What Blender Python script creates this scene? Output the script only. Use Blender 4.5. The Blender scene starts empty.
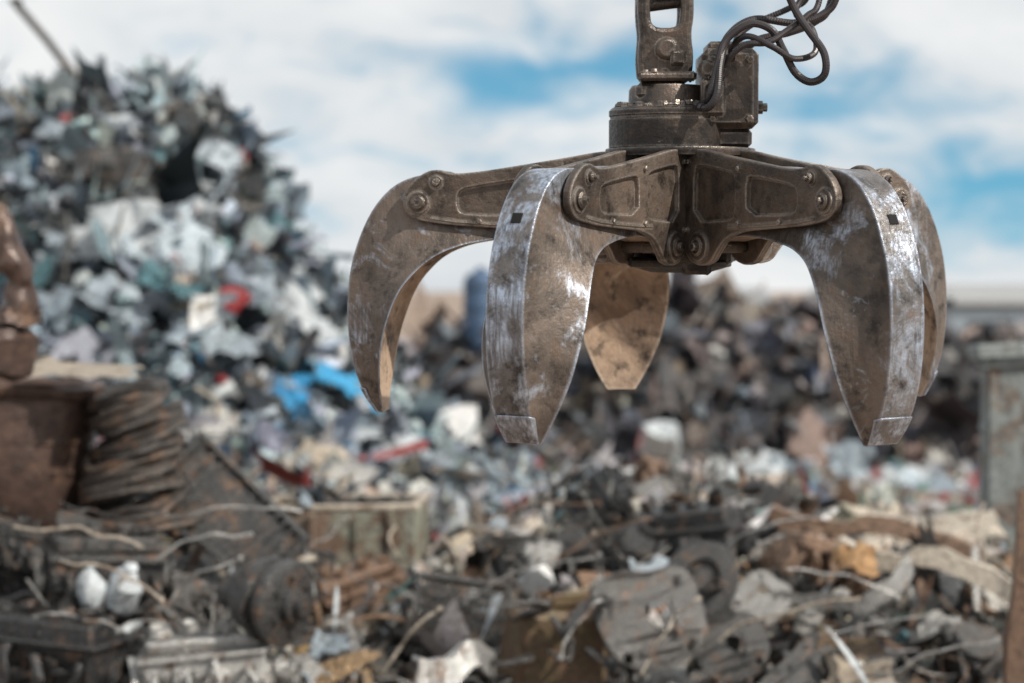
import bpy, math, random
from mathutils import Vector, Matrix, Euler, noise
random.seed(7)
R=random.random
def U(a,b): return a+(b-a)*R()
scene=bpy.context.scene
COL=scene.collection
CAMZ=3.2; F=1950.0; HY=290.0
def P(px,py,d): return Vector(((px-512)/F*d, d, CAMZ-(py-HY)/F*d))

# ---------------------------------------------------------------- mesh tools
def finish_mesh(me, smooth=True, ang=0.6):
    me.validate()
    if smooth:
        me.polygons.foreach_set("use_smooth",[True]*len(me.polygons))
        try: me.set_sharp_from_angle(angle=ang)
        except Exception: pass
    me.update()
class MB:
    def __init__(s): s.v=[];s.f=[];s.c=[]
    def add(s,vf,M=None,col=None):
        vs,fs=vf; o=len(s.v)
        if M is None: s.v.extend([tuple(p) for p in vs])
        else: s.v.extend([tuple(M@Vector(p)) for p in vs])
        s.f.extend([tuple(i+o for i in f) for f in fs])
        if col is not None: s.c.extend([(col[0],col[1],col[2],col[3] if len(col)>3 else 0.0)]*len(vs))
        return s
    def deform(s,amp,sc=1.6,seed=0):
        o=Vector((seed*7.3,seed*3.1,seed*1.7))
        s.v=[tuple(Vector(v)+noise.noise_vector(Vector(v)*sc+o)*amp+noise.noise_vector(Vector(v)*sc*3.3+o)*amp*.35) for v in s.v]
    def mesh(s,name,smooth=True,ang=0.6):
        me=bpy.data.meshes.new(name); me.from_pydata(s.v,[],s.f)
        if s.c and len(s.c)==len(s.v):
            a=me.color_attributes.new("Col",'FLOAT_COLOR','POINT')
            a.data.foreach_set("color",[x for c in s.c for x in c])
        finish_mesh(me,smooth,ang); return me
def T(x=0,y=0,z=0): return Matrix.Translation((x,y,z))
def RX(a): return Matrix.Rotation(a,4,'X')
def RY(a): return Matrix.Rotation(a,4,'Y')
def RZ(a): return Matrix.Rotation(a,4,'Z')
def S(x,y=None,z=None):
    if y is None: y=z=x
    return Matrix.Diagonal((x,y,z,1))
def tube(pts,r,n=8,rf=None):
    pts=[Vector(p) for p in pts]; vs=[];fs=[]
    t=(pts[1]-pts[0]).normalized()
    a=t.orthogonal().normalized()
    for i,p in enumerate(pts):
        if i==0: t=pts[1]-pts[0]
        elif i==len(pts)-1: t=pts[-1]-pts[-2]
        else: t=pts[i+1]-pts[i-1]
        t.normalize(); a=(a-t*a.dot(t))
        if a.length<1e-5: a=t.orthogonal()
        a.normalize(); b=t.cross(a)
        rr=r if rf is None else r*rf(i/(len(pts)-1))
        for k in range(n):
            an=2*math.pi*k/n
            vs.append(p+a*(rr*math.cos(an))+b*(rr*math.sin(an)))
        if i:
            o=(i-1)*n
            for k in range(n):
                k2=(k+1)%n
                fs.append((o+k,o+k2,o+n+k2,o+n+k))
    fs.append(tuple(reversed(range(n)))); o=(len(pts)-1)*n
    fs.append(tuple(o+k for k in range(n)))
    return vs,fs
def lathe(prof,n=24):
    vs=[];fs=[]
    for (r,z) in prof:
        for k in range(n):
            a=2*math.pi*k/n; vs.append((r*math.cos(a),r*math.sin(a),z))
    m=len(prof)
    for i in range(m-1):
        for k in range(n):
            k2=(k+1)%n; fs.append((i*n+k,i*n+k2,(i+1)*n+k2,(i+1)*n+k))
    if prof[0][0]>1e-4: fs.append(tuple(reversed(range(n))))
    if prof[-1][0]>1e-4: fs.append(tuple((m-1)*n+k for k in range(n)))
    return vs,fs
def ringlathe(prof,n=24):
    vs=[];fs=[];m=len(prof)
    for (r,z) in prof:
        for k in range(n):
            a=2*math.pi*k/n; vs.append((r*math.cos(a),r*math.sin(a),z))
    for i in range(m):
        j=(i+1)%m
        for k in range(n):
            k2=(k+1)%n; fs.append((i*n+k,i*n+k2,j*n+k2,j*n+k))
    return vs,fs
def cbox(x,y,z,c=0.01):
    x/=2;y/=2;z/=2; c=min(c,x*.6,y*.6,z*.6); vs=[];idx={}
    for sx in(-1,1):
        for sy in(-1,1):
            for sz in(-1,1):
                for ax in range(3):
                    p=[sx*(x-c),sy*(y-c),sz*(z-c)]
                    p[ax]=[sx*x,sy*y,sz*z][ax]
                    idx[(sx,sy,sz,ax)]=len(vs); vs.append(tuple(p))
    fs=[]
    def q(l): fs.append(tuple(idx[k] for k in l))
    for s in(-1,1):
        q([(s,-1,-1,0),(s,1,-1,0),(s,1,1,0),(s,-1,1,0)][::s])
        q([(-1,s,-1,1),(-1,s,1,1),(1,s,1,1),(1,s,-1,1)][::s])
        q([(-1,-1,s,2),(1,-1,s,2),(1,1,s,2),(-1,1,s,2)][::s])
    for a in(-1,1):
        for b in(-1,1):
            q([(a,b,-1,0),(a,b,1,0),(a,b,1,1),(a,b,-1,1)][::a*b])
            q([(a,-1,b,0),(a,-1,b,2),(a,1,b,2),(a,1,b,0)][::a*b])
            q([(-1,a,b,1),(1,a,b,1),(1,a,b,2),(-1,a,b,2)][::-a*b])
            for c2 in(-1,1):
                q([(a,b,c2,0),(a,b,c2,1),(a,b,c2,2)][::a*b*c2])
    return vs,fs
def chaikin(p,n=2,closed=True):
    for _ in range(n):
        q=[]
        L=len(p)
        for i in range(L if closed else L-1):
            a=p[i];b=p[(i+1)%L]
            q.append((a[0]*.78+b[0]*.22,a[1]*.78+b[1]*.22)); q.append((a[0]*.22+b[0]*.78,a[1]*.22+b[1]*.78))
        p=q
    return p
def circ(cx,cy,r,n=20): return [(cx+r*math.cos(2*math.pi*k/n),cy+r*math.sin(2*math.pi*k/n)) for k in range(n)]
def plate(outer,holes,t,bev=0.004):
    cu=bpy.data.curves.new("tmp",'CURVE'); cu.dimensions='2D'; cu.fill_mode='BOTH'
    cu.extrude=max(t/2-bev,0.0005); cu.bevel_depth=bev; cu.bevel_resolution=1; cu.offset=-bev
    for poly in [outer]+holes:
        sp=cu.splines.new('POLY'); sp.points.add(len(poly)-1)
        for i,p in enumerate(poly): sp.points[i].co=(p[0],p[1],0,1)
        sp.use_cyclic_u=True
    ob=bpy.data.objects.new("tmp",cu); COL.objects.link(ob)
    me=bpy.data.meshes.new_from_object(ob)
    vs=[tuple(v.co) for v in me.vertices]; fs=[tuple(p.vertices) for p in me.polygons]
    bpy.data.objects.remove(ob); bpy.data.curves.remove(cu); bpy.data.meshes.remove(me)
    return vs,fs
def catmull(P_,n):
    out=[];L=len(P_)
    for i in range(L-1):
        p0=P_[max(i-1,0)];p1=P_[i];p2=P_[i+1];p3=P_[min(i+2,L-1)]
        for k in range(n):
            t=k/n
            out.append(tuple(0.5*((2*b)+(-a+c)*t+(2*a-5*b+4*c-d)*t*t+(-a+3*b-3*c+d)*t**3) for a,b,c,d in zip(p0,p1,p2,p3)))
    out.append(tuple(P_[-1])); return out

# ---------------------------------------------------------------- materials
def newmat(name):
    m=bpy.data.materials.new(name); m.use_nodes=True
    nt=m.node_tree; return m,nt,nt.nodes["Principled BSDF"]
def N(nt,t,**k):
    n=nt.nodes.new(t)
    for a,b in k.items(): setattr(n,a,b)
    return n
def mixc(nt,fac,a,b,mode='MIX'):
    n=N(nt,'ShaderNodeMix',data_type='RGBA',blend_type=mode)
    for s,v in((0,fac),(6,a),(7,b)):
        if hasattr(v,'links'): nt.links.new(v,n.inputs[s])
        elif s==0: n.inputs[0].default_value=v
        else: n.inputs[s].default_value=(*v,1) if len(v)==3 else v
    return n.outputs[2]
def math_(nt,op,a,b=None,c=None,clamp=False):
    n=N(nt,'ShaderNodeMath',operation=op,use_clamp=clamp)
    for i,v in enumerate((a,b,c)):
        if v is None: continue
        if hasattr(v,'links'): nt.links.new(v,n.inputs[i])
        else: n.inputs[i].default_value=v
    return n.outputs[0]
def ramp(nt,val,lo,hi,a=0,b=1):
    n=N(nt,'ShaderNodeMapRange'); nt.links.new(val,n.inputs[0])
    n.inputs[1].default_value=lo;n.inputs[2].default_value=hi;n.inputs[3].default_value=a;n.inputs[4].default_value=b
    return n.outputs[0]
def coords(nt,scale=(1,1,1)):
    tc=N(nt,'ShaderNodeTexCoord'); oi=N(nt,'ShaderNodeObjectInfo')
    mp=N(nt,'ShaderNodeMapping'); nt.links.new(tc.outputs['Object'],mp.inputs[0]); mp.inputs[3].default_value=scale
    ad=N(nt,'ShaderNodeVectorMath',operation='MULTIPLY_ADD')
    nt.links.new(oi.outputs['Random'],ad.inputs[0]); ad.inputs[1].default_value=(37,23,51); nt.links.new(mp.outputs[0],ad.inputs[2])
    return ad.outputs[0],oi
def noi(nt,vec,scale,detail=4,rough=.6,dist=0):
    n=N(nt,'ShaderNodeTexNoise'); nt.links.new(vec,n.inputs['Vector'])
    n.inputs['Scale'].default_value=scale;n.inputs['Detail'].default_value=detail
    n.inputs['Roughness'].default_value=rough;n.inputs['Distortion'].default_value=dist
    return n.outputs['Fac']
def bump(nt,bs,h,st,dist=.01):
    b=N(nt,'ShaderNodeBump'); b.inputs['Strength'].default_value=st;b.inputs['Distance'].default_value=dist
    nt.links.new(h,b.inputs['Height']); nt.links.new(b.outputs[0],bs.inputs['Normal']); return b
def edge_mask(nt,rad=.012):
    bv=N(nt,'ShaderNodeBevel'); bv.samples=3; bv.inputs[0].default_value=rad
    g=N(nt,'ShaderNodeNewGeometry')
    d=N(nt,'ShaderNodeVectorMath',operation='DOT_PRODUCT'); nt.links.new(bv.outputs[0],d.inputs[0]); nt.links.new(g.outputs['Normal'],d.inputs[1])
    return ramp(nt,d.outputs['Value'],.99,.88)
def grapple_mat(name,dark=(.045,.034,.027),mid=(.19,.145,.112),worn=(.46,.47,.49),wornamt=.5,rust=(.15,.085,.048),r0=.32,edge=1.0):
    m,nt,bs=newmat(name); v,oi=coords(nt)
    a=noi(nt,v,3.0,5,.68,.5); b=noi(nt,v,14,6,.7); c=noi(nt,v,70,3,.7)
    col=mixc(nt,ramp(nt,a,.38,.60),dark,mid)
    col=mixc(nt,ramp(nt,b,.55,.70,0,.5),col,rust)
    col=mixc(nt,ramp(nt,b,.49,.34,0,.85),col,(.018,.015,.013))
    d=noi(nt,v,5.5,6,.72,.6)
    sc,_=coords(nt,(14,14,1.6)); e=noi(nt,sc,6,4,.7)
    w=math_(nt,'MULTIPLY',ramp(nt,d,.64-wornamt*.16,.74-wornamt*.12),ramp(nt,e,.38,.6,.12,1))
    em=edge_mask(nt); em=math_(nt,'MULTIPLY',em,ramp(nt,b,.36,.56,.2*edge,edge))
    w=math_(nt,'MAXIMUM',w,em,clamp=True)
    col=mixc(nt,w,col,worn)
    nt.links.new(col,bs.inputs['Base Color'])
    nt.links.new(ramp(nt,w,0,1,.35,.85),bs.inputs['Metallic'])
    r=math_(nt,'ADD',ramp(nt,c,.3,.7,r0,r0+.22),ramp(nt,b,.3,.7,-.04,.10)); nt.links.new(r,bs.inputs['Roughness'])
    h=math_(nt,'ADD',math_(nt,'MULTIPLY',b,.7),math_(nt,'ADD',math_(nt,'MULTIPLY',c,.3),math_(nt,'MULTIPLY',e,.4)))
    bump(nt,bs,h,.75,.009); return m
M_claw=grapple_mat("worn_claw_steel",wornamt=.68,dark=(.045,.037,.032),mid=(.175,.140,.118),worn=(.46,.51,.60),edge=1.0,r0=.32)
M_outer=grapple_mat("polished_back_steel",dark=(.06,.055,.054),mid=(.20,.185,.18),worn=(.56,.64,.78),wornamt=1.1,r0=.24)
M_arm=grapple_mat("painted_arm_steel",mid=(.165,.128,.104),dark=(.052,.041,.034),wornamt=.10,worn=(.48,.43,.39),r0=.30,edge=.85)
M_inner=grapple_mat("inner_claw_steel",mid=(.48,.36,.265),dark=(.17,.12,.09),wornamt=.25,worn=(.58,.50,.43),rust=(.22,.12,.06),r0=.40)  # paler and warmer than the claw steel: sunlight painted into the inner faces
M_hub=grapple_mat("greasy_hub_steel",dark=(.022,.018,.016),mid=(.11,.085,.070),wornamt=.15,worn=(.42,.37,.33),r0=.18,edge=.75)
M_core=grapple_mat("dark_core_steel",dark=(.010,.009,.009),mid=(.035,.028,.024),wornamt=0,worn=(.2,.18,.16),edge=.4)
def simple(name,c,r=.5,met=0):
    m,nt,bs=newmat(name); v,_=coords(nt); a=noi(nt,v,20,5)
    col=mixc(nt,ramp(nt,a,.35,.65),tuple(x*.65 for x in c),c)
    nt.links.new(col,bs.inputs['Base Color']); bs.inputs['Roughness'].default_value=r; bs.inputs['Metallic'].default_value=met
    bump(nt,bs,a,.3,.003); return m
M_black=simple("painted_hole_shade",(.006,.006,.006),.9)  # flat black painting the shade inside a hole
M_hose=simple("rubber_hose",(.040,.033,.036),.36)
def scrapmat(name,c1,c2,rust=.5,met=.3,rough=.45,sc=6,split=None):
    m,nt,bs=newmat(name); v,oi=coords(nt)
    col=mixc(nt,oi.outputs['Random'],c1,c2)
    a=noi(nt,v,sc,5,.68,.3); b=noi(nt,v,sc*5,4,.7)
    if split:
        tc=N(nt,'ShaderNodeTexCoord'); sp=N(nt,'ShaderNodeSeparateXYZ'); nt.links.new(tc.outputs['Object'],sp.inputs[0])
        f=math_(nt,'ADD',ramp(nt,sp.outputs[0],.05,-.12),ramp(nt,a,.3,.7,-.5,.5),clamp=True); col=mixc(nt,f,col,split)
    col=mixc(nt,ramp(nt,b,.42,.66,0,.7),col,tuple(x*.3 for x in c1))
    rm=ramp(nt,a,.62-.2*rust,.72-.16*rust)
    col=mixc(nt,rm,col,mixc(nt,ramp(nt,b,.4,.6),(.18,.105,.065),(.08,.052,.038)))
    nt.links.new(col,bs.inputs['Base Color'])
    nt.links.new(ramp(nt,rm,0,1,met,.05),bs.inputs['Metallic'])
    nt.links.new(ramp(nt,b,.3,.7,rough-.15,rough+.15),bs.inputs['Roughness'])
    bump(nt,bs,b,.7,.02); return m
SM={
 'dark':scrapmat("dark_scrap",(.045,.047,.050),(.15,.145,.14),.4,.5,.25),
 'grey':scrapmat("grey_scrap",(.30,.30,.295),(.58,.57,.55),.35,.5,.28),
 'rust':scrapmat("rusty_scrap",(.16,.10,.07),(.32,.21,.145),.5,.25,.40),
 'tan':scrapmat("dusty_tan_scrap",(.42,.355,.28),(.62,.55,.46),.4,.2,.42),
 'white':scrapmat("dirty_white_sheet",(.60,.65,.68),(.50,.54,.57),.2,.0,.5,5),
 'pale':scrapmat("pale_grey_sheet",(.30,.37,.43),(.44,.50,.55),.25,.25,.38,5),
 'blue':scrapmat("blue_plastic",(.02,.27,.58),(.04,.34,.62),.05,0,.4),
 'red':scrapmat("red_paint",(.36,.03,.035),(.32,.03,.04),.25,0,.4),
 'teal':scrapmat("teal_paint",(.08,.20,.24),(.14,.27,.30),.3,.1,.5),
 'green':scrapmat("faded_green_paint",(.27,.275,.22),(.30,.30,.24),.6,.05,.6,5,(.24,.155,.115)),
 'yellow':scrapmat("ochre_paint",(.15,.11,.055),(.16,.12,.07),.95,.2,.40),
 'orange':scrapmat("orange_foam",(.50,.30,.13),(.50,.30,.15),.4,0,.8),
 'brown':scrapmat("brown_boiler_steel",(.07,.045,.037),(.10,.065,.054),.5,.25,.38,2.2),
 'rubber':scrapmat("old_rubber",(.04,.036,.034),(.095,.08,.07),.5,0.1,.42),
 'navy':scrapmat("weathered_blue_paint",(.07,.13,.23),(.08,.15,.26),.2,.1,.5),
 'post':scrapmat("blue_grey_post_paint",(.24,.265,.26),(.25,.275,.27),.6,.1,.5,3),
}
def stuffmat():
    m,nt,bs=newmat("mixed_scrap"); at=N(nt,'ShaderNodeAttribute',attribute_name="Col")
    tc=N(nt,'ShaderNodeTexCoord'); a=noi(nt,tc.outputs['Object'],5,4,.7); b=noi(nt,tc.outputs['Object'],26,4,.75)
    col=mixc(nt,ramp(nt,b,.44,.68,0,.65),at.outputs['Color'],(.042,.038,.036))
    col=mixc(nt,ramp(nt,a,.60,.74,0,.4),col,(.20,.135,.09))
    nt.links.new(col,bs.inputs['Base Color']); nt.links.new(at.outputs['Alpha'],bs.inputs['Metallic'])
    nt.links.new(ramp(nt,b,.3,.7,.18,.50),bs.inputs['Roughness']); bump(nt,bs,b,.8,.03); return m
M_stuff=stuffmat()

def obj(name,me,mat=None,parent=None,M=None,bevel=0):
    o=bpy.data.objects.new(name,me); COL.objects.link(o)
    if mat and me is not None and len(me.materials)==0: me.materials.append(mat)
    if parent: o.parent=parent
    if M is not None: o.matrix_local=M
    if bevel:
        b=o.modifiers.new("bevel",'BEVEL'); b.width=bevel; b.segments=2; b.limit_method='ANGLE'; b.angle_limit=math.radians(32)
    return o
def top(o,label,cat,group=None,kind=None):
    o["label"]=label; o["category"]=cat
    if group:o["group"]=group
    if kind:o["kind"]=kind
    return o

# ================================================================ GRAPPLE
GX=(680-512)/F*6.5; GY=6.5
root=bpy.data.objects.new("grapple",None); COL.objects.link(root)
root.location=(GX,GY,CAMZ); root.rotation_euler=(math.radians(2.0),0,0); root.empty_display_size=.3
top(root,"large rusty five-tined steel orange-peel grapple hanging open in mid-air","grapple")

ST=[ # ou,ow,iu,iw,ho,hi
(.20,.385,.20,.15,.060,.066),(.34,.40,.32,.172,.060,.068),(.50,.400,.44,.182,.060,.072),(.64,.390,.54,.176,.060,.080),
(.77,.385,.635,.164,.060,.092),(.865,.382,.725,.146,.060,.108),(.950,.350,.805,.112,.060,.128),(1.018,.282,.868,.060,.061,.150),
(1.068,.188,.917,-.002,.062,.168),(1.102,.08,.950,-.076,.062,.174),(1.116,-.04,.974,-.155,.062,.166),(1.112,-.16,.987,-.232,.062,.148),
(1.094,-.265,.994,-.302,.060,.120),(1.060,-.350,.998,-.362,.057,.090),(1.016,-.415,.996,-.418,.050,.055)]
ss=catmull(ST,4)
def claw_mesh():
    vs=[];fs=[];mi=[];n=10
    for (ou,ow,iu,iw,ho,hi) in ss:
        o=Vector((ou,0,ow)); i=Vector((iu,0,iw)); d=(i-o)
        def pt(t,v): q=o+d*t; return (q.x,v,q.z)
        k=min(1,max(0,(ou-.8)/.25))
        f1=ho+(hi-ho)*.20; f2=ho+(hi-ho)*.56
        vs+=[pt(0,-ho),pt(0,ho),pt(.10,ho+.004*k),pt(.4,f1),pt(.75,f2),pt(1,hi),pt(1-.22*k,0),pt(1,-hi),pt(.75,-f2),pt(.4,-f1)]
    for s in range(len(ss)-1):
        a=s*n;b=a+n
        for k in range(n):
            k2=(k+1)%n
            fs.append((a+k,a+k2,b+k2,b+k)); mi.append(1 if k==0 else (2 if k in(5,6) else 0))
    fs.append(tuple(reversed(range(n)))); mi.append(0)
    o=(len(ss)-1)*n; fs.append(tuple(o+k for k in range(n))); mi.append(0)
    me=bpy.data.meshes.new("claw"); me.from_pydata(vs,[],fs)
    for m in (M_claw,M_outer,M_inner): me.materials.append(m)
    me.polygons.foreach_set("material_index",mi)
    import bmesh
    bm=bmesh.new(); bm.from_mesh(me); bmesh.ops.recalc_face_normals(bm,faces=bm.faces); bm.to_mesh(me); bm.free()
    finish_mesh(me,True,.5); return me
arm_out=[(.150,.20),(.145,.30),(.155,.41),(.19,.458),(.26,.458),(.38,.436),(.52,.414),(.66,.392),(.755,.385),(.79,.400),(.835,.396),(.885,.362),(.915,.32),(.918,.27),(.89,.240),(.84,.226),(.74,.214),(.60,.206),(.46,.198),(.38,.175),(.335,.13),(.305,.095),(.25,.085),(.195,.10),(.158,.14)]
arm_out=chaikin(arm_out,2)
pk1=chaikin([(.215,.225),(.215,.400),(.25,.408),(.40,.385),(.43,.370),(.43,.245),(.40,.232)],1)
pk2=chaikin([(.49,.248),(.49,.360),(.515,.368),(.70,.342),(.735,.325),(.735,.265),(.70,.250)],1)
side=MB(); side.add(plate(arm_out,[pk1,pk2],.026,.004),T(0,0,.002))
inner=[(x*.985+.008,y*.985+.004) for x,y in arm_out]
side.add(plate(inner,[],.012,.002),T(0,0,-.006))
side.add(plate(circ(.25,.148,.048,28),[],.016,.004),T(0,0,.017))
side.add(plate(circ(.866,.290,.038,28),[],.012,.003),T(0,0,.016))
side.add(plate(circ(.805,.358,.022,24),[],.010,.003),T(0,0,.016))
for (bx,by) in ((.19,.42),(.455,.392),(.455,.222),(.66,.228),(.185,.20)):
    side.add(lathe([(.009,0),(.009,.008),(.006,.011)],6),T(bx,by,.015))
side.add(tube([(.40,.212,.013),(.5,.214,.014),(.62,.219,.014),(.74,.227,.014),(.82,.238,.013)],.006,6))
sm=side.mesh("side_plate",True,.5); sm.materials.append(M_arm)
def side_M(sgn,off):
    m=Matrix(((1,0,0,0),(0,0,sgn,sgn*off),(0,1,0,0),(0,0,0,1))); return m
pin=MB(); pin.add(lathe([(.0,-.155),(.026,-.155),(.034,-.148),(.034,-.135),(.024,-.133),(.024,.133),(.034,.135),(.034,.148),(.026,.155),(.022,.150),(.0,.150)],24))
for s in(-1,1): pin.add(lathe([(.016,0),(.016,.016),(.012,.02)],6),T(0,0,.150 if s>0 else -.170))
pin_me=pin.mesh("pin",True,.5); pin_me.materials.append(M_hub)
tooth=MB(); tv=[];tf=[]
tt=ss[-6:]
for k,(ou,ow,iu,iw,ho,hi) in enumerate(tt):
    o=Vector((ou,0,ow)); i=Vector((iu,0,iw)); n_=(o-i).normalized(); d=i-o
    a=o+n_*.007; b=o+d*.22
    hb=ho+(hi-ho)*.15+.005
    tv+=[(a.x,-ho-.002,a.z),(a.x,ho+.002,a.z),(b.x,hb,b.z),(b.x,-hb,b.z)]
for i in range(len(tt)-1):
    for k in range(4): tf.append((i*4+k,i*4+(k+1)%4,i*4+4+(k+1)%4,i*4+4+k))
e=(len(tt)-1)*4; tf+=[(3,2,1,0),(e,e+1,e+2,e+3)]
tooth.add((tv,tf)); tooth_me=tooth.mesh("tooth",True,.5); tooth_me.materials.append(M_outer)
slot=MB(); slot.add(cbox(.004,.034,.032,.001),T(1.046,0,.238)@RY(math.radians(-28)))  # thin dark plate set proud of the claw, painted shade instead of a hole
slot_me=slot.mesh("slot_shade_plate",False); slot_me.materials.append(M_black)
cl_me=claw_mesh()
def make_tine(az,dr=0,i=0):
    M=RZ(math.radians(90-az))@T(.25,0,.14)@RY(math.radians(dr))@T(-.25,0,-.14)
    t=obj("tine",cl_me,None,root,M,bevel=.005)
    for s in(-1,1):
        obj("side_plate",sm,None,t,side_M(s,.088))
    for (pu,pw,sc) in ((.25,.148,.92),(.866,.290,.74),(.805,.358,.44)):
        L=(.088+.030)/.150
        obj("pin",pin_me,None,t,T(pu,0,pw)@RX(math.pi/2)@S(sc,sc,L))
    obj("tooth",tooth_me,None,t,None,bevel=.003)
    obj("slot_shade_plate",slot_me,None,t)
    return t
for az,dr in ((-148.5,0),(-83,0),(-8,0),(60,-1.5),(149.5,0.3)): make_tine(az,dr)

# hub
h=MB()
h.add(lathe([(.10,.06),(.15,.075),(.17,.08),(.17,.095),(.15,.10),(.13,.12),(.13,.40),(.17,.43)],32))
for k in range(5):
    a=math.radians(-148+36+72*k)
    h.add(cbox(.05,.11,.32,.01),RZ(math.pi/2-a)@T(.15,0,.25))
h.add(cbox(.16,.12,.03,.008),T(-.10,-.10,.095)); h.add(cbox(.09,.10,.05,.008),T(.04,-.12,.08))
hub=obj("hub",h.mesh("hub"),M_core,root,None,bevel=.003)
h=MB()
for k in range(4):
    a=-2.2+.45*k
    pts=[(math.cos(a)*.16,math.sin(a)*.16,.42),(math.cos(a)*.205,math.sin(a)*.205,.33),(math.cos(a+.1)*.20,math.sin(a+.1)*.20,.22),(math.cos(a)*.16,math.sin(a)*.16,.12)]
    h.add(tube(catmull(pts,5),.013,8))
obj("hydraulic_hose",h.mesh("hydraulic_hose"),M_hose,hub)
HX=-.045
h=MB()
pent=chaikin([(.26*math.cos(math.radians(90-a)),.26*math.sin(math.radians(90-a))) for a in (-148,-117,-83,-47,-11,22,60,100,147,178)],2)
h.add(plate(pent,[],.028,.005),T(0,0,.455))
h.add(lathe([(.175,.467),(.194,.472),(.194,.562),(.190,.566),(.190,.572),(.194,.576),(.194,.592),(.184,.602),(.14,.604),(.0,.604)],48),T(HX,0,0))
for k in range(14):
    a=k*2*math.pi/14; h.add(lathe([(.012,0),(.012,.012),(.008,.016)],6),T(HX+.162*math.cos(a),.162*math.sin(a),.602))
obj("slewing_flange",h.mesh("slewing_flange"),M_hub,root,None)
h=MB()
h.add(lathe([(.130,.604),(.128,.66),(.118,.675),(.0,.68)],32),T(HX,0,0))
h.add(cbox(.185,.26,.26,.02),T(.15,0,.66)); h.add(cbox(.12,.20,.06,.012),T(.165,0,.50)); h.add(cbox(.14,.18,.03,.01),T(.15,0,.80))
h.add(cbox(.17,.20,.06,.02),T(-.07,0,.655)); h.add(cbox(.08,.05,.12,.01),T(.09,-.145,.63))
for (x,z) in ((.09,.56),(.21,.56),(.09,.75),(.21,.75)):
    h.add(lathe([(.014,0),(.014,.014),(.01,.018)],6),T(x,-.13,z)@RX(math.pi/2))
h.add(lathe([(.022,0),(.022,.03),(.014,.03),(.014,.045)],6),T(.24,0,.605)@RY(math.pi/2))
h.add(lathe([(.03,0),(.03,.02),(.02,.035),(.02,.05)],12),T(.07,-.13,.72)@RX(math.pi/2))
h.add(lathe([(.03,0),(.03,.02),(.02,.035),(.02,.05)],12),T(.09,-.17,.65)@RX(math.pi/2))
for k in range(60):
    a=U(0,6.28); h.add(lathe([(0,-.01),(.016,0),(.010,.012),(0,.014)],7),T(HX+.15*math.cos(a)*U(.6,1.1),.15*math.sin(a),.606)@S(U(.5,1.8),U(.5,1.6),U(.5,1.4)))
obj("rotator",h.mesh("rotator"),M_hub,root,None,bevel=.004)
h=MB()
fork=chaikin([(-.140,.68),(-.150,.76),(-.142,.84),(-.150,.90),(-.150,1.00),(-.12,1.05),(.0,1.05),(.032,1.00),(.035,.90),(.025,.84),(.035,.76),(.025,.68)],2)
hole=chaikin([(-.103,.860),(-.110,.92),(-.103,.985),(-.015,.985),(-.008,.92),(-.015,.860)],2)
for s in(-1,1):
    h.add(plate(fork,[hole],.050,.014),T(0,s*.058,0)@RX(math.pi/2))
h.add(cbox(.15,.15,.06,.012),T(-.055,0,.735)); h.add(cbox(.05,.05,.05,.008),T(-.02,-.10,.76)); h.add(cbox(.19,.04,.03,.008),T(-.055,-.10,.700))
h.add(lathe([(.0,-.115),(.026,-.115),(.036,-.105),(.036,.105),(.026,.115),(0,.115)],20),T(-.055,0,.79)@RX(math.pi/2))
for k in range(30):
    h.add(lathe([(0,-.01),(.014,0),(.010,.012),(0,.014)],7),T(U(-.14,.03),U(-.11,.0),U(.69,.72))@S(U(.5,1.5)))
obj("hanger_fork",h.mesh("hanger_fork"),M_hub,root,None,bevel=.003)
h=MB()
h.add(cbox(.14,.12,.36,.02),T(-.06,0,1.25)); h.add(tube([(-.135,0,.935),(-.06,0,.945),(.02,0,.955)],.020,12))
h.add(lathe([(.035,-.16),(.035,.16)],20),T(-.06,0,1.12)@RX(math.pi/2)); h.add(cbox(.08,.05,.2,.01),T(-.06,0,1.06))
obj("hanger_link",h.mesh("hanger_link"),M_hub,root,None,bevel=.003)
def gp(px,py,y=-.16):
    s=F/(GY+y); return ((px-680)/s, y, (290-py)/s)
hoses=[[(700,104,-.2),(703,92,-.24),(710,66,-.22),(719,40,-.2),(742,24,-.2),(764,30,-.2),(776,50,-.2),(788,72,-.2),(803,81,-.22),(816,73,-.24),(815,52,-.24),(800,30,-.22),(786,8,-.2),(776,-20,-.2),(770,-60,-.15)],
[(706,96,-.14),(716,78,-.12),(732,62,-.1),(752,42,-.08),(785,34,-.06),(810,24,-.05),(826,6,-.05),(834,-60,-.05)],
[(690,104,-.2),(700,106,-.25),(709,92,-.26),(713,62,-.22),(722,36,-.18),(748,20,-.15),(790,24,-.12),(820,14,-.1),(832,-6,-.1),(840,-60,-.1)],
[(735,60,-.04),(733,44,-.02),(748,28,0),(785,12,.02),(806,-2,.02),(815,-60,.02)],
[(712,80,-.16),(722,58,-.2),(738,44,-.22),(760,42,-.22),(780,30,-.2),(800,16,-.18),(812,2,-.16),(820,-60,-.1)],
[(728,66,-.1),(726,48,-.16),(740,36,-.2),(764,46,-.24),(786,58,-.22),(808,52,-.18),(806,30,-.14),(790,14,-.12),(800,-10,-.1),(806,-60,-.1)]]
for hi_,hp in enumerate(hoses):
    pts=catmull([gp(*p) for p in hp],8); rr=.0108 if hi_<3 else .0085
    m=MB(); m.add(tube(pts,rr,10))
    m.add(tube([Vector(pts[0]),Vector(pts[3])],.018,6)); m.add(tube([Vector(pts[3]),Vector(pts[5])],.014,10))
    L=len(pts)
    for i in range(6,L-2,1):
        a=Vector(pts[i]); b=Vector(pts[i+1])
        for k in (.25,.75):
            c=a.lerp(b,k); dd=(b-a).normalized()*.0028
            m.add(tube([c-dd,c+dd],rr+.0018,10))
    obj("hydraulic_hose",m.mesh("hydraulic_hose"),M_hose,root)

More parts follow.
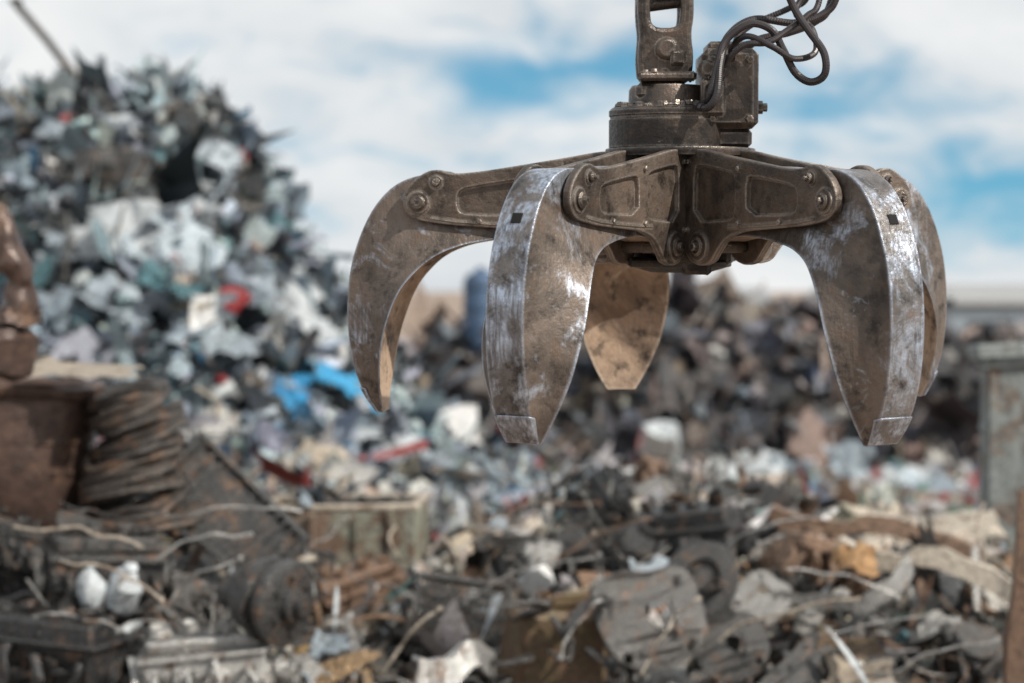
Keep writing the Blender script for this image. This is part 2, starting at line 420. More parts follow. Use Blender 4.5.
# ================================================================ SCRAP PIECES
def sheet(n=5,cr=.3,jag=.2):
    vs=[];fs=[]
    folds=[(Vector((U(-1,1),U(-1,1))).normalized(),U(-.3,.3),U(-1,1)*cr) for _ in range(4)]
    for i in range(n):
        for j in range(n):
            x=i/(n-1)-.5;y=j/(n-1)-.5
            e=jag if (i in(0,n-1) or j in(0,n-1)) else jag*.3
            x+=U(-.5,.5)*e*.5;y+=U(-.5,.5)*e*.5
            z=sum(a*abs(x*d.x+y*d.y-c) for d,c,a in folds)+U(-1,1)*cr*.12
            vs.append((x,y,z))
    for i in range(n-1):
        for j in range(n-1): fs.append((i*n+j,(i+1)*n+j,(i+1)*n+j+1,i*n+j+1))
    return vs,fs
def strip():
    vs=[];fs=[];p=Vector((-.5,0,0));a=U(-1,1);b=U(0,6);w=U(.03,.07);tw=U(-.8,.8)
    for i in range(6):
        s_=Vector((0,math.cos(b),math.sin(b)))*w; vs+=[tuple(p-s_),tuple(p+s_)]
        a+=U(-.7,.7); b+=tw; p=p+Vector((math.cos(a),0,math.sin(a)))*.2
        if i: k=2*i; fs.append((k-2,k-1,k+1,k))
    return vs,fs
def thick(vf,t=.02):
    vs,fs=vf; o=len(vs); v2=list(vs)+[(x,y,z-t) for x,y,z in vs]
    f2=list(fs)+[tuple(reversed([i+o for i in f])) for f in fs]
    n=int(round(math.sqrt(o)))
    ed=[i for i in range(n)]+[(i+1)*n+n-1 for i in range(n-1)]+[(n-1)*n+j for j in range(n-2,-1,-1)]+[i*n for i in range(n-2,0,-1)]
    L=len(ed)
    for k in range(L):
        a=ed[k];b=ed[(k+1)%L]; f2.append((a,b,b+o,a+o))
    return v2,f2
def crushbox(k=.3):
    vs,fs=cbox(1,U(.5,1),U(.3,.9),.06)
    return [(x*(1+U(-k,k)*.5),y*(1+U(-k,k)*.5),z+U(-k,k)*.3+x*U(-.1,.1)) for x,y,z in vs],fs
def rod(r=.02,w=.2,seg=6,n=6):
    p=Vector((-.5,0,0)); pts=[];d=Vector((1,0,0))
    for i in range(seg+1):
        pts.append(p.copy()); d=(d+Vector((0,U(-w,w),U(-w,w)))).normalized(); p=p+d/seg
    return tube(catmull([tuple(q) for q in pts],2),r,n)
def profile_beam(prof,bend=.0,seg=5):
    vs=[];fs=[];n=len(prof)
    for s in range(seg+1):
        x=s/seg-.5; dz=bend*(x*x)*2
        for (a,b) in prof: vs.append((x,a,b+dz))
        if s:
            for k in range(n): k2=(k+1)%n; o=(s-1)*n; fs.append((o+k,o+n+k,o+n+k2,o+k2))
    fs.append(tuple(range(n))); o=seg*n; fs.append(tuple(reversed([o+k for k in range(n)])))
    return vs,fs
Lp=lambda w,t:[(-w,-w),(w,-w),(w,-w+t),(-w+t,-w+t),(-w+t,w),(-w,w)]
Ip=lambda w,h,t:[(-w,-h),(w,-h),(w,-h+t),(t/2,-h+t),(t/2,h-t),(w,h-t),(w,h),(-w,h),(-w,h-t),(-t/2,h-t),(-t/2,-h+t),(-w,-h+t)]
Cp=lambda w,h,t:[(-w,-h),(w,-h),(w,-h+t),(-w+t,-h+t),(-w+t,h-t),(w,h-t),(w,h),(-w,h)]
def can(cr=.15,n=10):
    vs,fs=lathe([(.0,-.5),(.3,-.5),(.32,-.47),(.3,-.1),(.31,.1),(.32,.47),(.3,.5),(.0,.5)],n)
    return [(x*(1+U(-cr,cr)),y*(1+U(-cr,cr))*.8,z+U(-cr,cr)*.2) for x,y,z in vs],fs
def disc():
    return lathe([(.12,.10),(.14,-.02),(.22,-.02),(.24,.05),(.46,.05),(.5,.02),(.5,-.04),(.46,-.07),(.0,-.07)],22)
def ringpiece():
    return ringlathe([(.3,-.06),(.45,-.08),(.5,0),(.45,.08),(.3,.06)],12)
def anyrot(t=math.pi): return Euler((U(-t,t),U(-t,t),U(-math.pi,math.pi))).to_matrix().to_4x4()
def pick(pal):
    w=sum(p[0] for p in pal); r=U(0,w)
    for p in pal:
        r-=p[0]
        if r<=0: break
    c=p[1]; k=U(.65,1.3); met=random.choice([0,0,.1,.4,.8])
    return tuple(min(.8,x*k*U(.93,1.07)) for x in c)+(met,)

def heap(name,label,surf,bbox,count,smin,smax,pal,basecol,weights=(5,2,2,1.2,1.2,1.5,.4),grid=.35,zmin=.05,frontbias=None,pw=1.7):
    mb=MB(); x0,x1,y0,y1=bbox
    nx=int((x1-x0)/grid)+1; ny=int((y1-y0)/grid)+1; vs=[];fs=[]
    for i in range(nx):
        for j in range(ny):
            x=x0+i*(x1-x0)/(nx-1);y=y0+j*(y1-y0)/(ny-1); z=surf(x,y)
            vs.append((x,y,z-.06+.08*noise.noise(Vector((x*3,y*3,1))) if z>.02 else -.25))
    for i in range(nx-1):
        for j in range(ny-1): fs.append((i*ny+j,(i+1)*ny+j,(i+1)*ny+j+1,i*ny+j+1))
    mb.add((vs,fs),None,basecol)
    made=0;tries=0
    while made<count and tries<count*20:
        tries+=1
        x=U(x0,x1);y=U(y0,y1)
        if frontbias and y>frontbias and R()<.8: continue
        z=surf(x,y)
        if z<zmin: continue
        gx=(surf(x+.1,y)-z)/.1; gy=(surf(x,y+.1)-z)/.1
        g=math.sqrt(1+gx*gx+gy*gy)
        if R()>g/3: continue
        s=smin*((smax/smin)**(R()**pw))
        nrm=Vector((-gx,-gy,1)).normalized()
        q=nrm.to_track_quat('Z','Y').to_matrix().to_4x4()
        k=random.choices(range(7),weights)[0]
        if k==0: vf=sheet(4,U(.4,1.4),.6); M=q@anyrot(1.0)@S(s,s*U(.35,1),s)
        elif k==1: vf=rod(U(.008,.020),.6,5,5); M=q@anyrot(.7)@S(s*2.4)
        elif k==2: vf=crushbox(.5); M=q@anyrot()@S(s*.65)
        elif k==3: vf=can(.25,8); M=anyrot()@S(s*.6)
        elif k==4: vf=profile_beam(random.choice([Lp(.06,.02),Cp(.05,.06,.02)]),U(-.4,.4),3); M=q@anyrot(.6)@S(s*1.8,s*1.3,s*1.3)
        elif k==5: vf=strip(); M=q@anyrot(.8)@S(s*2.0)
        else: vf=ringpiece(); M=q@anyrot(1.2)@S(s*.7)
        p=Vector((x,y,z))+nrm*U(-.02,.28*s)
        mb.add(vf,T(*p)@M,pick(pal)); made+=1
    me=mb.mesh(name,True,.5)
    o=obj(name,me,M_stuff); top(o,label,"scrap heap" if name!="litter" else "litter",kind="stuff"); return o
def lerp_tab(t,tab):
    if t<=tab[0][0]: return tab[0][1]
    for (a,b),(c,d) in zip(tab,tab[1:]):
        if t<=c: return b+(d-b)*(t-a)/(c-a)
    return tab[-1][1]
def left_heap(x,y):
    cx=-4.65; dx=x-cx
    if dx<0: dx=min(0,dx+3.6)
    dy=(y-24.8)*.82
    r=math.hypot(dx,dy)
    r+= .35*noise.noise(Vector((x*.6,y*.6,3)))
    z=lerp_tab(r,[(0,5.8),(.8,5.45),(1.4,4.7),(1.9,3.95),(2.5,3.05),(3.2,2.1),(4.1,1.25),(5.4,.4),(6.6,0)])
    z-= .35*max(0,min(1,(-x-5.4)/1.6)) 
    return z+(.30*noise.noise(Vector((x*1.5,y*1.5,0)))*(min(1,z)))
def apron(x,y):
    r=math.hypot((x+2.2)/1.3,(y-19.8)/1.0); 
    return max(0,1.45*(1-r/3.3))+(.22*noise.noise(Vector((x*1.3,y*1.3,5))) if r<3 else 0)
def fg_A(x): return lerp_tab(x,[(-4,1.4),(-2.0,1.4),(-1.3,1.12),(-.6,1.15),(0,1.5),(1.8,1.68),(2.4,1.35),(3.4,1.1),(5,1.1)])
def fg(x,y):
    yc=14.0+.5*math.sin(x*.8)
    k=(y-yc)/(3.3 if y<yc else 2.4)
    z=fg_A(x)*math.exp(-k*k)
    return z+.26*noise.noise(Vector((x*1.1,y*1.1,9)))*min(1,z*2)
def back_heap(x,y):
    top_=lerp_tab(x,[(-5,0.2),(-3,1.2),(-1.4,1.9),(0,2.3),(3,2.85),(5,2.6),(7,2.6),(9,2.3),(13,2.0),(20,2.4),(26,0)])
    k=(y-38.5)/3.6
    z=top_*max(0,1-abs(k)**1.7)
    return z+(.6*noise.noise(Vector((x*.45,y*.45,2)))+.3*noise.noise(Vector((x*1.1,y*1.1,7))))*min(1,z)
def left_far(x,y):
    r=math.hypot((x+8)/5.0,(y-47)/4); return 2.6*max(0,1-r)+ (.5*noise.noise(Vector((x*.5,y*.5,12))) if r<.95 else 0)
def litter(x,y): return .06+.05*noise.noise(Vector((x,y,4)))

palL=[(5,(.30,.37,.43)),(3.4,(.19,.25,.30)),(3.0,(.48,.56,.62)),(4.2,(.030,.037,.045)),(1.0,(.32,.27,.21)),(.35,(.05,.20,.38)),(.10,(.40,.05,.05)),(.8,(.12,.24,.28)),(1.8,(.68,.72,.75))]
palA=[(4,(.40,.43,.45)),(3,(.11,.12,.13)),(4,(.66,.66,.64)),(2.2,(.38,.30,.24)),(.5,(.08,.20,.38)),(.4,(.45,.08,.07)),(.6,(.12,.24,.22))]
palF=[(4.6,(.036,.036,.037)),(3.2,(.30,.295,.285)),(3.0,(.52,.46,.38)),(1.8,(.25,.155,.095)),(3.4,(.74,.72,.68)),(.6,(.12,.20,.20)),(.15,(.3,.18,.05))]  # palest tone paints glints into the pieces, near-black paints shadow contrast
palB=[(5,(.050,.050,.060)),(4,(.13,.11,.105)),(2.4,(.25,.19,.16)),(3.2,(.14,.165,.20)),(1.5,(.48,.45,.45)),(.2,(.6,.56,.58)),(.15,(.1,.18,.35)),(1.1,(.34,.25,.21))]  # tones lightened towards blue-grey, distance haze put into the colour
palW=[(5,(.62,.62,.62)),(2,(.35,.36,.37)),(1,(.45,.1,.1)),(1,(.1,.25,.45)),(2,(.30,.22,.16)),(1,(.1,.3,.2))]
heap("scrap_heap","towering heap of crushed grey and white sheet metal scrap",left_heap,(-11,1.9,18.0,30),17000,.07,.55,palL,(.06,.065,.07),frontbias=25,pw=2.0,weights=(6,1.2,2.4,1.3,.8,1.8,.2))
heap("scrap_heap","low spill of small mixed scrap at the foot of the heap",apron,(-6.6,2.6,16.3,23.4),4400,.07,.38,palA,(.13,.12,.11))
heap("scrap_heap","tangled bed of rods, castings and broken metal on the ground",fg,(-6,6.2,9.6,18.8),10500,.05,.36,palF,(.03,.028,.027),weights=(2.8,3.4,3.2,1.2,2.2,3.0,1.2),grid=.25,pw=1.8)
heap("scrap_heap","long dark mound of mixed rusty scrap behind the yard",back_heap,(-6,26,34.6,42.4),4200,.20,.95,palB,(.055,.055,.06),grid=.5,frontbias=39)
heap("scrap_heap","distant brown mound of rusty scrap",left_far,(-13.5,-2.5,43,51),600,.3,1.0,palB,(.07,.06,.055),grid=.6)
heap("litter","strip of pale litter and cans scattered on the dirt",litter,(-2,14,26,34.5),1500,.08,.4,palW,(.26,.20,.155),weights=(4,.6,2,3,.3,1,0),grid=.5,zmin=0)

# ---------------- individual scrap in the foreground
def mk(name,fn,n,am):
    out=[]
    for i in range(n):
        mb=MB(); fn(mb)
        if am: mb.deform(am,1.8,random.randrange(99))
        out.append(mb.mesh(name,True,.6))
    return out
def t_pipe(m):
    pts=[(-.5,0,0),(-.2,0,U(-.05,.05)),(.15,U(-.1,.1),0),(.35,U(-.25,.25),U(-.1,.3)),(.42,U(-.4,.4),U(0,.4))]
    m.add(tube(catmull(pts,4),.03,12)); m.add(lathe([(.031,0),(.05,0),(.05,.02),(.031,.02)],14),T(-.5,0,0)@RY(math.pi/2))
def t_rod(m): m.add(rod(U(.005,.010),.7,9,6))
def t_wire(m):
    pts=[(0,0,0)]; a=0
    for i in range(14):
        a+=U(.2,1.0); r=U(.15,.4); pts.append((r*math.cos(a)+i*.02,r*math.sin(a),U(-.06,.12)))
    m.add(tube(catmull(pts,4),.006,6))
def t_angle(m): m.add(profile_beam(random.choice([Lp(.04,.012),Cp(.035,.05,.012),Ip(.04,.05,.014)]),U(-.12,.12),8))
def t_sheet(m): m.add(thick(sheet(9,U(.45,1.0),.4),.010))
def t_strip(m):
    vs,fs=strip(); vs,fs=list(vs),list(fs); o=len(vs); v2=vs+[(x,y+.006,z-.010) for x,y,z in vs]; f2=fs+[tuple(reversed([i+o for i in f])) for f in fs]
    n=o//2
    for i in range(n-1):
        for s in (0,1): f2.append((2*i+s,2*i+2+s,2*i+2+s+o,2*i+s+o))
    f2+=[(0,1,1+o,o),(o-2,o-1,2*o-1,2*o-2)]; m.add((v2,f2))
    m.add(lathe([(.014,0),(.014,.012)],6),T(-.45,0,0))
def t_plate(m):
    o=chaikin([(-.5,-.35),(-.5,.3),(-.35,.42),(.3,.40),(.48,.2),(.45,-.4)],2)
    hs=[circ(-.36,-.24,.045),circ(-.36,.26,.045),circ(.32,-.27,.045),circ(.28,.26,.045),circ(U(-.2,.2),U(-.1,.1),U(.06,.11),20)]
    m.add(plate(o,hs,.05,.008)); m.add(cbox(.5,.05,.07,.01),T(0,-.22,.04)); m.add(cbox(.05,.3,.06,.01),T(.22,.03,.04))
def t_disc(m): m.add(disc()); [m.add(lathe([(.02,0),(.02,.03)],6),T(.18*math.cos(a),.18*math.sin(a),-.02)) for a in [k*1.2566 for k in range(5)]]
def t_gear(m):
    n=22; o=[]
    for k in range(n):
        a=2*math.pi*k/n
        for (d,r) in ((-.09,.44),(-.05,.5),(.05,.5),(.09,.44)): o.append((r*math.cos(a+d),r*math.sin(a+d)))
    m.add(plate(o,[circ(0,0,.12)],.12,.008)); m.add(ringlathe([(.12,-.1),(.18,-.1),(.18,.1),(.12,.1)],20))
def t_spring(m):
    m.add(tube([(.16*math.cos(k*.45),.16*math.sin(k*.45),-.45+k*.009) for k in range(100)],.025,7))
def t_engine(m):
    m.add(cbox(1,.55,.5,.04)); m.add(cbox(.92,.36,.16,.03),T(0,0,.32)); m.add(cbox(1.06,.62,.04,.01),T(0,0,.23)); m.add(cbox(.85,.45,.14,.04),T(0,0,-.31))
    for k in range(4):
        x=-.36+.24*k
        m.add(lathe([(.06,0),(.07,.01),(.07,.05+U(0,.08)),(.05,.08),(.045,.05),(0,.05)],14),T(x+U(-.04,.04),U(-.08,.08),.40))
        m.add(tube(catmull([(x,-.26,.12),(x+U(-.05,.05),-.38,.12+U(-.05,.1)),(x+.03,-.43,.0),(x*.5+U(-.1,.1),-.40,-.15)],4),U(.022,.04),10))
        for q in range(3): m.add(lathe([(.02,0),(.02,.03)],6),T(x+U(-.1,.1),U(-.26,.26),.25))
        m.add(cbox(U(.08,.2),U(.05,.1),U(.06,.16),.01),T(x+U(-.1,.1),-.29,U(-.2,.15)))
        m.add(rod(.012,.9,6,6),T(x,U(-.2,.1),.42)@anyrot(.6)@S(.7))
        m.add(lathe([(.0,0),(.05,0),(.05,.06),(.03,.07),(0,.07)],12),T(x+U(-.08,.08),-.275,U(-.1,.12))@RX(math.pi/2))
    m.add(lathe([(.19,0),(.19,.05),(.15,.05),(.15,.08),(.19,.08),(.19,.12),(.06,.12),(.06,.16),(0,.16)],24),T(.5,0,-.05)@RY(math.pi/2))
    m.add(lathe([(.25,0),(.27,.03),(.27,.08),(0,.08)],24),T(-.5,0,-.05)@RY(-math.pi/2))
    for k in range(5): m.add(cbox(.02,.57,.36,.004),T(-.4+.2*k,0,-.02))
def t_rad(m):
    m.add(cbox(1,.07,.06,.01),T(0,0,.33)); m.add(cbox(1,.07,.06,.01),T(0,0,-.33))
    for s in(-1,1): m.add(cbox(.04,.07,.62,.01),T(s*.48,0,0))
    for k in range(26): m.add(cbox(.012,.05,.62,.002),T(-.45+.036*k,0,0))
    for k in range(9): m.add(cbox(.92,.03,.006,.001),T(0,0,-.28+.07*k))
def t_bracket(m):
    o=[(-.5,-.3),(-.5,.3),(-.4,.3),(-.4,-.15),(-.1,-.2),(.1,-.05),(.35,.25),(.5,.2),(.3,-.2),(.1,-.35)]
    m.add(plate(chaikin(o,2),[circ(.0,-.2,.05)],.08,.008)); m.add(lathe([(.03,-.12),(.03,.12)],10),T(0,-.2,0))
def t_can(m): m.add(can(.16,16))
def t_housing(m):
    m.add(lathe([(.5,0),(.5,.05),(.44,.07),(.42,.18),(.3,.30),(.2,.34),(.2,.46),(.14,.46),(.12,.3),(0,.3)],26))
    for k in range(8): a=k*math.pi/4; m.add(lathe([(.03,0),(.03,.04)],6),T(.465*math.cos(a),.465*math.sin(a),.05)); m.add(cbox(.16,.02,.2,.005),RZ(a)@T(.36,0,.17))
TEMPL={
 'bent_pipe':(t_pipe,5,(.25,.6),['dark','rust','grey','tan'],22,"short bent metal pipe with end flange","pipe",.08),
 'steel_rod':(t_rod,9,(.4,1.1),['tan','grey','rust','grey'],76,"thin twisted steel rod in the scrap","rod",0),
 'steel_strip':(t_strip,9,(.25,.7),['grey','tan','pale','rust','white'],50,"narrow bent strip of metal","metal strip",0),
 'wire_tangle':(t_wire,6,(.3,.7),['tan','grey','rust','grey'],26,"loose tangle of bent wire","wire",0),
 'steel_section':(t_angle,6,(.35,.9),['rust','grey','grey','tan'],22,"short broken steel section","steel section",.12),
 'crumpled_sheet':(t_sheet,9,(.15,.38),['grey','rust','pale','dark','tan'],26,"crumpled piece of sheet metal","sheet metal",.08),
 'machine_plate':(t_plate,3,(.26,.46),['dark','dark','rust','grey'],18,"bolted machine plate with holes","metal plate",.10),
 'brake_disc':(t_disc,2,(.22,.32),['grey','dark','rust'],8,"worn round brake disc","brake disc",.06),
 'gear_wheel':(t_gear,1,(.2,.3),['dark','rust'],4,"toothed steel gear wheel","gear",.06),
 'coil_spring':(t_spring,1,(.3,.42),['dark','rust'],5,"coiled suspension spring","spring",.15),
 'engine_block':(t_engine,4,(.35,.62),['dark','grey','dark','rust'],22,"greasy scrapped engine block","engine",.10),
 'radiator':(t_rad,2,(.4,.6),['grey','dark'],4,"finned scrap radiator","radiator",.12),
 'metal_bracket':(t_bracket,3,(.18,.36),['dark','grey','grey','rust'],26,"curved cast metal bracket","bracket",.10),
 'metal_canister':(t_can,4,(.15,.28),['grey','white','teal','dark'],8,"dented metal canister","canister",.15),
 'gearbox_housing':(t_housing,2,(.25,.40),['dark','grey'],11,"bell-shaped gearbox housing","gearbox",.10),
}
CACHE={}
def variant(name,mat):
    fn,nv=TEMPL[name][0],TEMPL[name][1]
    if name not in CACHE: CACHE[name]=mk(name,fn,nv,TEMPL[name][7])
    i=random.randrange(nv); key=(name,i,mat)
    if key not in CACHE:
        me=CACHE[name][i].copy(); me.materials.clear(); me.materials.append(SM[mat]); CACHE[key]=me
    return CACHE[key]
MW={'dark':'blackened','rust':'rusty','grey':'grey','tan':'dusty tan','white':'dirty white','pale':'pale grey','teal':'teal','blue':'blue','red':'red','yellow':'ochre','green':'faded green','orange':'orange','rubber':'black','brown':'brown'}
def place(name,mat,M,where="",label=None,group=True):
    o=obj(name,variant(name,mat),None,None,M)
    lb=label or (MW[mat]+" "+TEMPL[name][5]+((" "+where) if where else ""))
    top(o,lb,TEMPL[name][6],(TEMPL[name][6]+"s in the scrap heap") if group else None); return o
for name,(fn,nv,(s0,s1),mats,cnt,lab,cat,am) in TEMPL.items():
    for i in range(cnt):
        y=U(11.0,15.2); x=U(-.26,.26)*y
        z=fg(x,y); s=U(s0,s1)
        flat=name in('machine_plate','crumpled_sheet','brake_disc','steel_rod','wire_tangle','steel_section','bent_pipe','steel_strip')
        rot=anyrot(.55 if flat else .9)
        if name in('machine_plate','brake_disc','gear_wheel','gearbox_housing'): rot=RX(U(.1,1.1))@RZ(U(-.6,.6))@rot
        if name=='radiator': rot=RX(U(-1.2,-.3))@anyrot(.3)
        place(name,random.choice(mats),T(x,y,z+s*U(.05,.22)+(.08 if name in('steel_rod','wire_tangle','steel_strip') else 0))@rot@S(s))

# ---------------- distinctive pieces
def put(name,mat,px,py,d,s,rot,label=None):
    p=P(px,py,d); sc=S(*s) if isinstance(s,tuple) else S(s)
    return place(name,mat,T(*p)@rot@sc,label=label)
put('engine_block','dark',100,575,11.6,(.68,.68,.6),RZ(.35)@RX(.25)@RY(.1)); put('engine_block','dark',45,660,11.0,(.8,.75,.62),RZ(-.2)@RY(.08)); put('engine_block','grey',205,676,10.9,(.68,.75,.6),RZ(.15)@RY(-.1))
m=MB(); m.add(lathe([(.0,-.30),(.10,-.30),(.12,-.26),(.12,-.14),(.20,-.12),(.22,-.08),(.22,.0),(.27,.01),(.27,.05),(.23,.06),(.23,.12),(.27,.13),(.27,.17),(.22,.19),(.12,.19),(.11,.24),(.06,.25),(.06,.30),(0,.30)],32))
for k in range(6): a=k*math.pi/3; m.add(lathe([(.02,0),(.02,.03)],6),T(.17*math.cos(a),.17*math.sin(a),.19))
m.deform(.02,3,2)
p=P(264,600,10.9); o=obj("axle_drum",m.mesh("axle_drum"),SM['dark'],None,T(*p)@RZ(-.55)@RY(math.pi/2+.1)@S(.92)); top(o,"dark grooved axle drum lying on its side","axle drum")
put('radiator','dark',465,612,11.8,(.56,.7,.52),RZ(.15)@RX(-.45)@RY(.1))
put('machine_plate','dark',655,622,11.2,(.62,.76,.6),RX(1.2)@RY(.1)@RZ(.25)); put('machine_plate','dark',735,650,11.2,(.42,.5,.5),RZ(-.3)@RX(1.1)@RZ(.4))
put('brake_disc','dark',702,580,11.6,.46,RZ(-.2)@RX(1.25)); put('machine_plate','grey',765,600,11.9,.38,RX(1.0)@RZ(.9))
put('engine_block','dark',545,575,13.0,(.75,.75,.5),RZ(.3)@RX(-.2)@RY(.15)); put('gearbox_housing','dark',640,548,13.0,.42,RX(.7)@RZ(.4)@RY(.4))
put('engine_block','dark',690,545,13.0,(.7,.7,.6),RZ(-.4)@RX(.2)@RY(-.2)); put('engine_block','rust',820,570,12.8,(.6,.6,.5),RZ(.5)@RY(.3))
put('steel_section','grey',455,668,10.9,(.7,1.4,1.4),RZ(.9)@RY(.3))
put('steel_section','tan',925,565,12.4,(1.15,1.3,1.1),RZ(-.35)@RY(.30)); put('steel_section','rust',875,532,13.3,(1.5,1.2,1.0),RZ(-.25)@RY(.24)); put('steel_section','grey',850,590,12.0,(.9,1.3,1.3),RZ(.3)@RY(-.2))
put('crumpled_sheet','tan',925,530,14.6,(1.0,.8,.25),RZ(.2)@RX(.25)); put('crumpled_sheet','pale',330,650,11.6,(.22,.2,.2),RX(.7))
put('crumpled_sheet','orange',858,560,12.2,(.24,.26,.3),RX(.8),label="torn lump of orange foam caught in the scrap"); put('crumpled_sheet','yellow',848,655,11.4,(.35,.22,.25),RX(.8)); put('crumpled_sheet','tan',860,675,11.1,(.35,.25,.2),RX(.5))
for k,(x0,y0,x1,y1,d) in enumerate([(180,520,300,512,11.6),(10,530,140,548,11.3),(150,560,250,535,11.2),(20,620,120,632,10.9),(440,560,520,530,12.6),(560,560,650,520,12.4),(470,600,600,555,11.7),(700,560,830,512,12.2),(790,570,900,600,11.5),(600,600,560,660,11.0),(300,640,400,600,11.2),(380,680,440,610,10.9),(820,640,960,620,10.9),(480,520,600,505,13.2),(720,640,860,600,11.1),(60,560,160,600,10.9),(170,600,240,560,10.9),(640,680,700,600,10.9),(880,680,1000,640,10.9)]):
    a=P(x0,y0,d); b=P(x1,y1,d-.1); mm=MB(); pts=[]
    for i in range(7):
        t=i/6; pts.append(tuple(a.lerp(b,t)+Vector((U(-.02,.02),U(-.03,.03),.05*math.sin(t*math.pi)+U(-.018,.018)))))
    mm.add(tube(catmull(pts,3),U(.005,.009),8)); mm.add(lathe([(.013,-.012),(.013,.012)],8),T(*b)@RY(1.2))
    o=obj("steel_rod",mm.mesh("steel_rod"),SM[random.choice(['tan','grey','grey','rust'])]); top(o,"long bent steel rod lying over the scrap","rod","rods in the scrap heap")
for px in(90,124):
    mb=MB(); mb.add(lathe([(.0,-.13),(.06,-.125),(.09,-.09),(.10,-.03),(.088,.05),(.06,.10),(.04,.125),(.042,.14),(0,.15)],20)); mb.deform(.06,4,px)
    p=P(px,592,11.15); o=obj("white_bottle",mb.mesh("white_bottle"),SM['white'],None,T(*p)@RX(.3)@RY(-.15 if px==90 else .5)@S(.95))
    top(o,"dirty white plastic bottle wedged against an engine","bottle","white bottles on the engine")
# rusty boiler tank
p=P(14,450,12.4)
tank=MB(); tank.add(lathe([(.0,-.66),(.20,-.65),(.31,-.60),(.38,-.52),(.43,-.40),(.46,-.25),(.475,-.1),(.485,.05),(.49,.2),(.492,.34),(.52,.36),(.53,.39),(.53,.42),(.50,.44),(.47,.42),(.455,.3),(.44,.1),(.0,.05)],64)); tank.deform(.04,2.2,4)
for k in range(24): a=k*math.pi/12; tank.add(lathe([(.012,0),(.012,.012),(.006,.016)],8),RZ(a)@T(.478,0,-.10)@RY(math.pi/2))
to=obj("boiler_tank",tank.mesh("boiler_tank"),SM['brown'],None,T(p.x,p.y,p.z)@RY(.05)); top(to,"rust-brown rounded open boiler tank with a rolled rim","tank")
m=MB(); m.add(ringlathe([(.47,-.02),(.50,-.02),(.50,.02),(.47,.02)],48),T(0,0,.10)); obj("hoop",m.mesh("hoop"),SM['brown'],to)
put('crumpled_sheet','tan',78,372,12.0,(.72,.45,.07),RZ(-.15)@RY(.05)@RX(.2),label="bent tan metal slab lying on the tank rim")
put('crumpled_sheet','dark',95,540,11.9,(.5,.3,.3),RX(.9)); put('engine_block','dark',20,555,11.9,(.55,.5,.45),RZ(.6)@RY(.3))
# thick rusty elbow
m=MB(); m.add(tube(catmull([(-.5,0,.32),(-.2,0,.36),(.02,0,.28),(.12,0,.08),(.13,0,-.15),(.10,0,-.3)],6),.095,18,lambda t:1+.12*math.sin(t*23)+.08*math.sin(t*41))); m.add(lathe([(.10,-.03),(.15,-.03),(.15,.03),(.10,.03)],22),T(.10,0,-.3)); 
for k in range(8): a=k*math.pi/4; m.add(lathe([(.014,0),(.014,.025)],6),T(.10+.127*math.cos(a),.127*math.sin(a),-.27))
m.add(lathe([(.12,-.66),(.20,-.62),(.21,-.40),(.16,-.36),(.0,-.35)],24),T(.04,0,0)); m.deform(.08,2.8,3)
p=P(-6,268,10.5); o=obj("pipe_elbow",m.mesh("pipe_elbow"),SM['brown'],None,T(*p)@S(.9)); top(o,"thick rusty flanged pipe elbow above the tank","pipe elbow")
# tyre stack
ty=MB(); ty.add(ringlathe([(.26,-.04),(.31,-.055),(.36,-.05),(.385,-.03),(.37,0),(.385,.03),(.36,.05),(.31,.055),(.26,.04),(.27,0)],48))
ty.deform(.06,2.2,8)
tme=ty.mesh("tyre"); tme.materials.append(SM['rubber'])
for k in range(10):
    p=P(140+U(-12,12)-k*.6,516-k*13.5,12.3); o=obj("tyre",tme,None,None,T(*p)@RX(U(-.10,.18)+.05)@RY(U(-.18,.08)-.12-.02*k)@RZ(U(0,6))@S(.92-.025*k,.92-.025*k,.85)); top(o,"worn thin black tyre in a leaning pile","tyre","stack of tyres beside the tank")
# dark louvred panel
m=MB(); m.add(cbox(1.0,.05,.05,.01),T(0,0,.30)); m.add(cbox(1.0,.05,.05,.01),T(0,0,-.30)); m.add(cbox(.05,.05,.56,.01),T(.48,0,0)); m.add(cbox(.05,.05,.56,.01),T(-.48,0,0)); m.add(cbox(.95,.012,.58,.004),T(0,.02,0))
for k in range(14): m.add(cbox(.02,.05,.56,.003),T(-.44+.0675*k,-.01,0))
m.deform(.06,1.8,6)
p=P(228,515,12.4); o=obj("louvred_panel",m.mesh("louvred_panel"),SM['dark'],None,T(*p)@RY(.78)@RX(-.25)@S(.98,1,.8)); top(o,"dark louvred steel panel leaning against the scrap","panel")
# battered container
p=P(345,535,14.2)
m=MB(); W,H,D=1.12,.44,.6
m.add(cbox(W,.03,H,.006),T(0,-D/2,0)); m.add(cbox(W,.03,H,.006),T(0,D/2,0)); m.add(cbox(.03,D-.035,H,.006),T(-W/2+.017,0,0)); m.add(cbox(.03,D-.035,H,.006),T(W/2-.017,0,0)); m.add(cbox(W-.06,D-.05,.03,.006),T(0,0,-H/2+.03))
for k in range(4): m.add(cbox(.04,.035,H-.05,.008),T(-W/2+.1+k*.29,-D/2-.025,0))
m.deform(.06,2.5,5)
co=obj("battered_container",m.mesh("battered_container"),SM['green'],None,T(*p)@RZ(-.12)@RY(-.03)); top(co,"battered faded green and rust open metal container","container")
m=MB(); m.add(cbox(W+.06,.05,.04,.01),T(0,-D/2,H/2+.025)); m.add(cbox(W+.06,.05,.04,.01),T(0,D/2,H/2+.025)); m.add(cbox(.05,D-.055,.04,.01),T(-W/2,0,H/2+.025)); m.add(cbox(.05,D-.055,.04,.01),T(W/2,0,H/2+.025)); m.deform(.06,2.5,5)
obj("rim",m.mesh("rim"),SM['tan'],co)
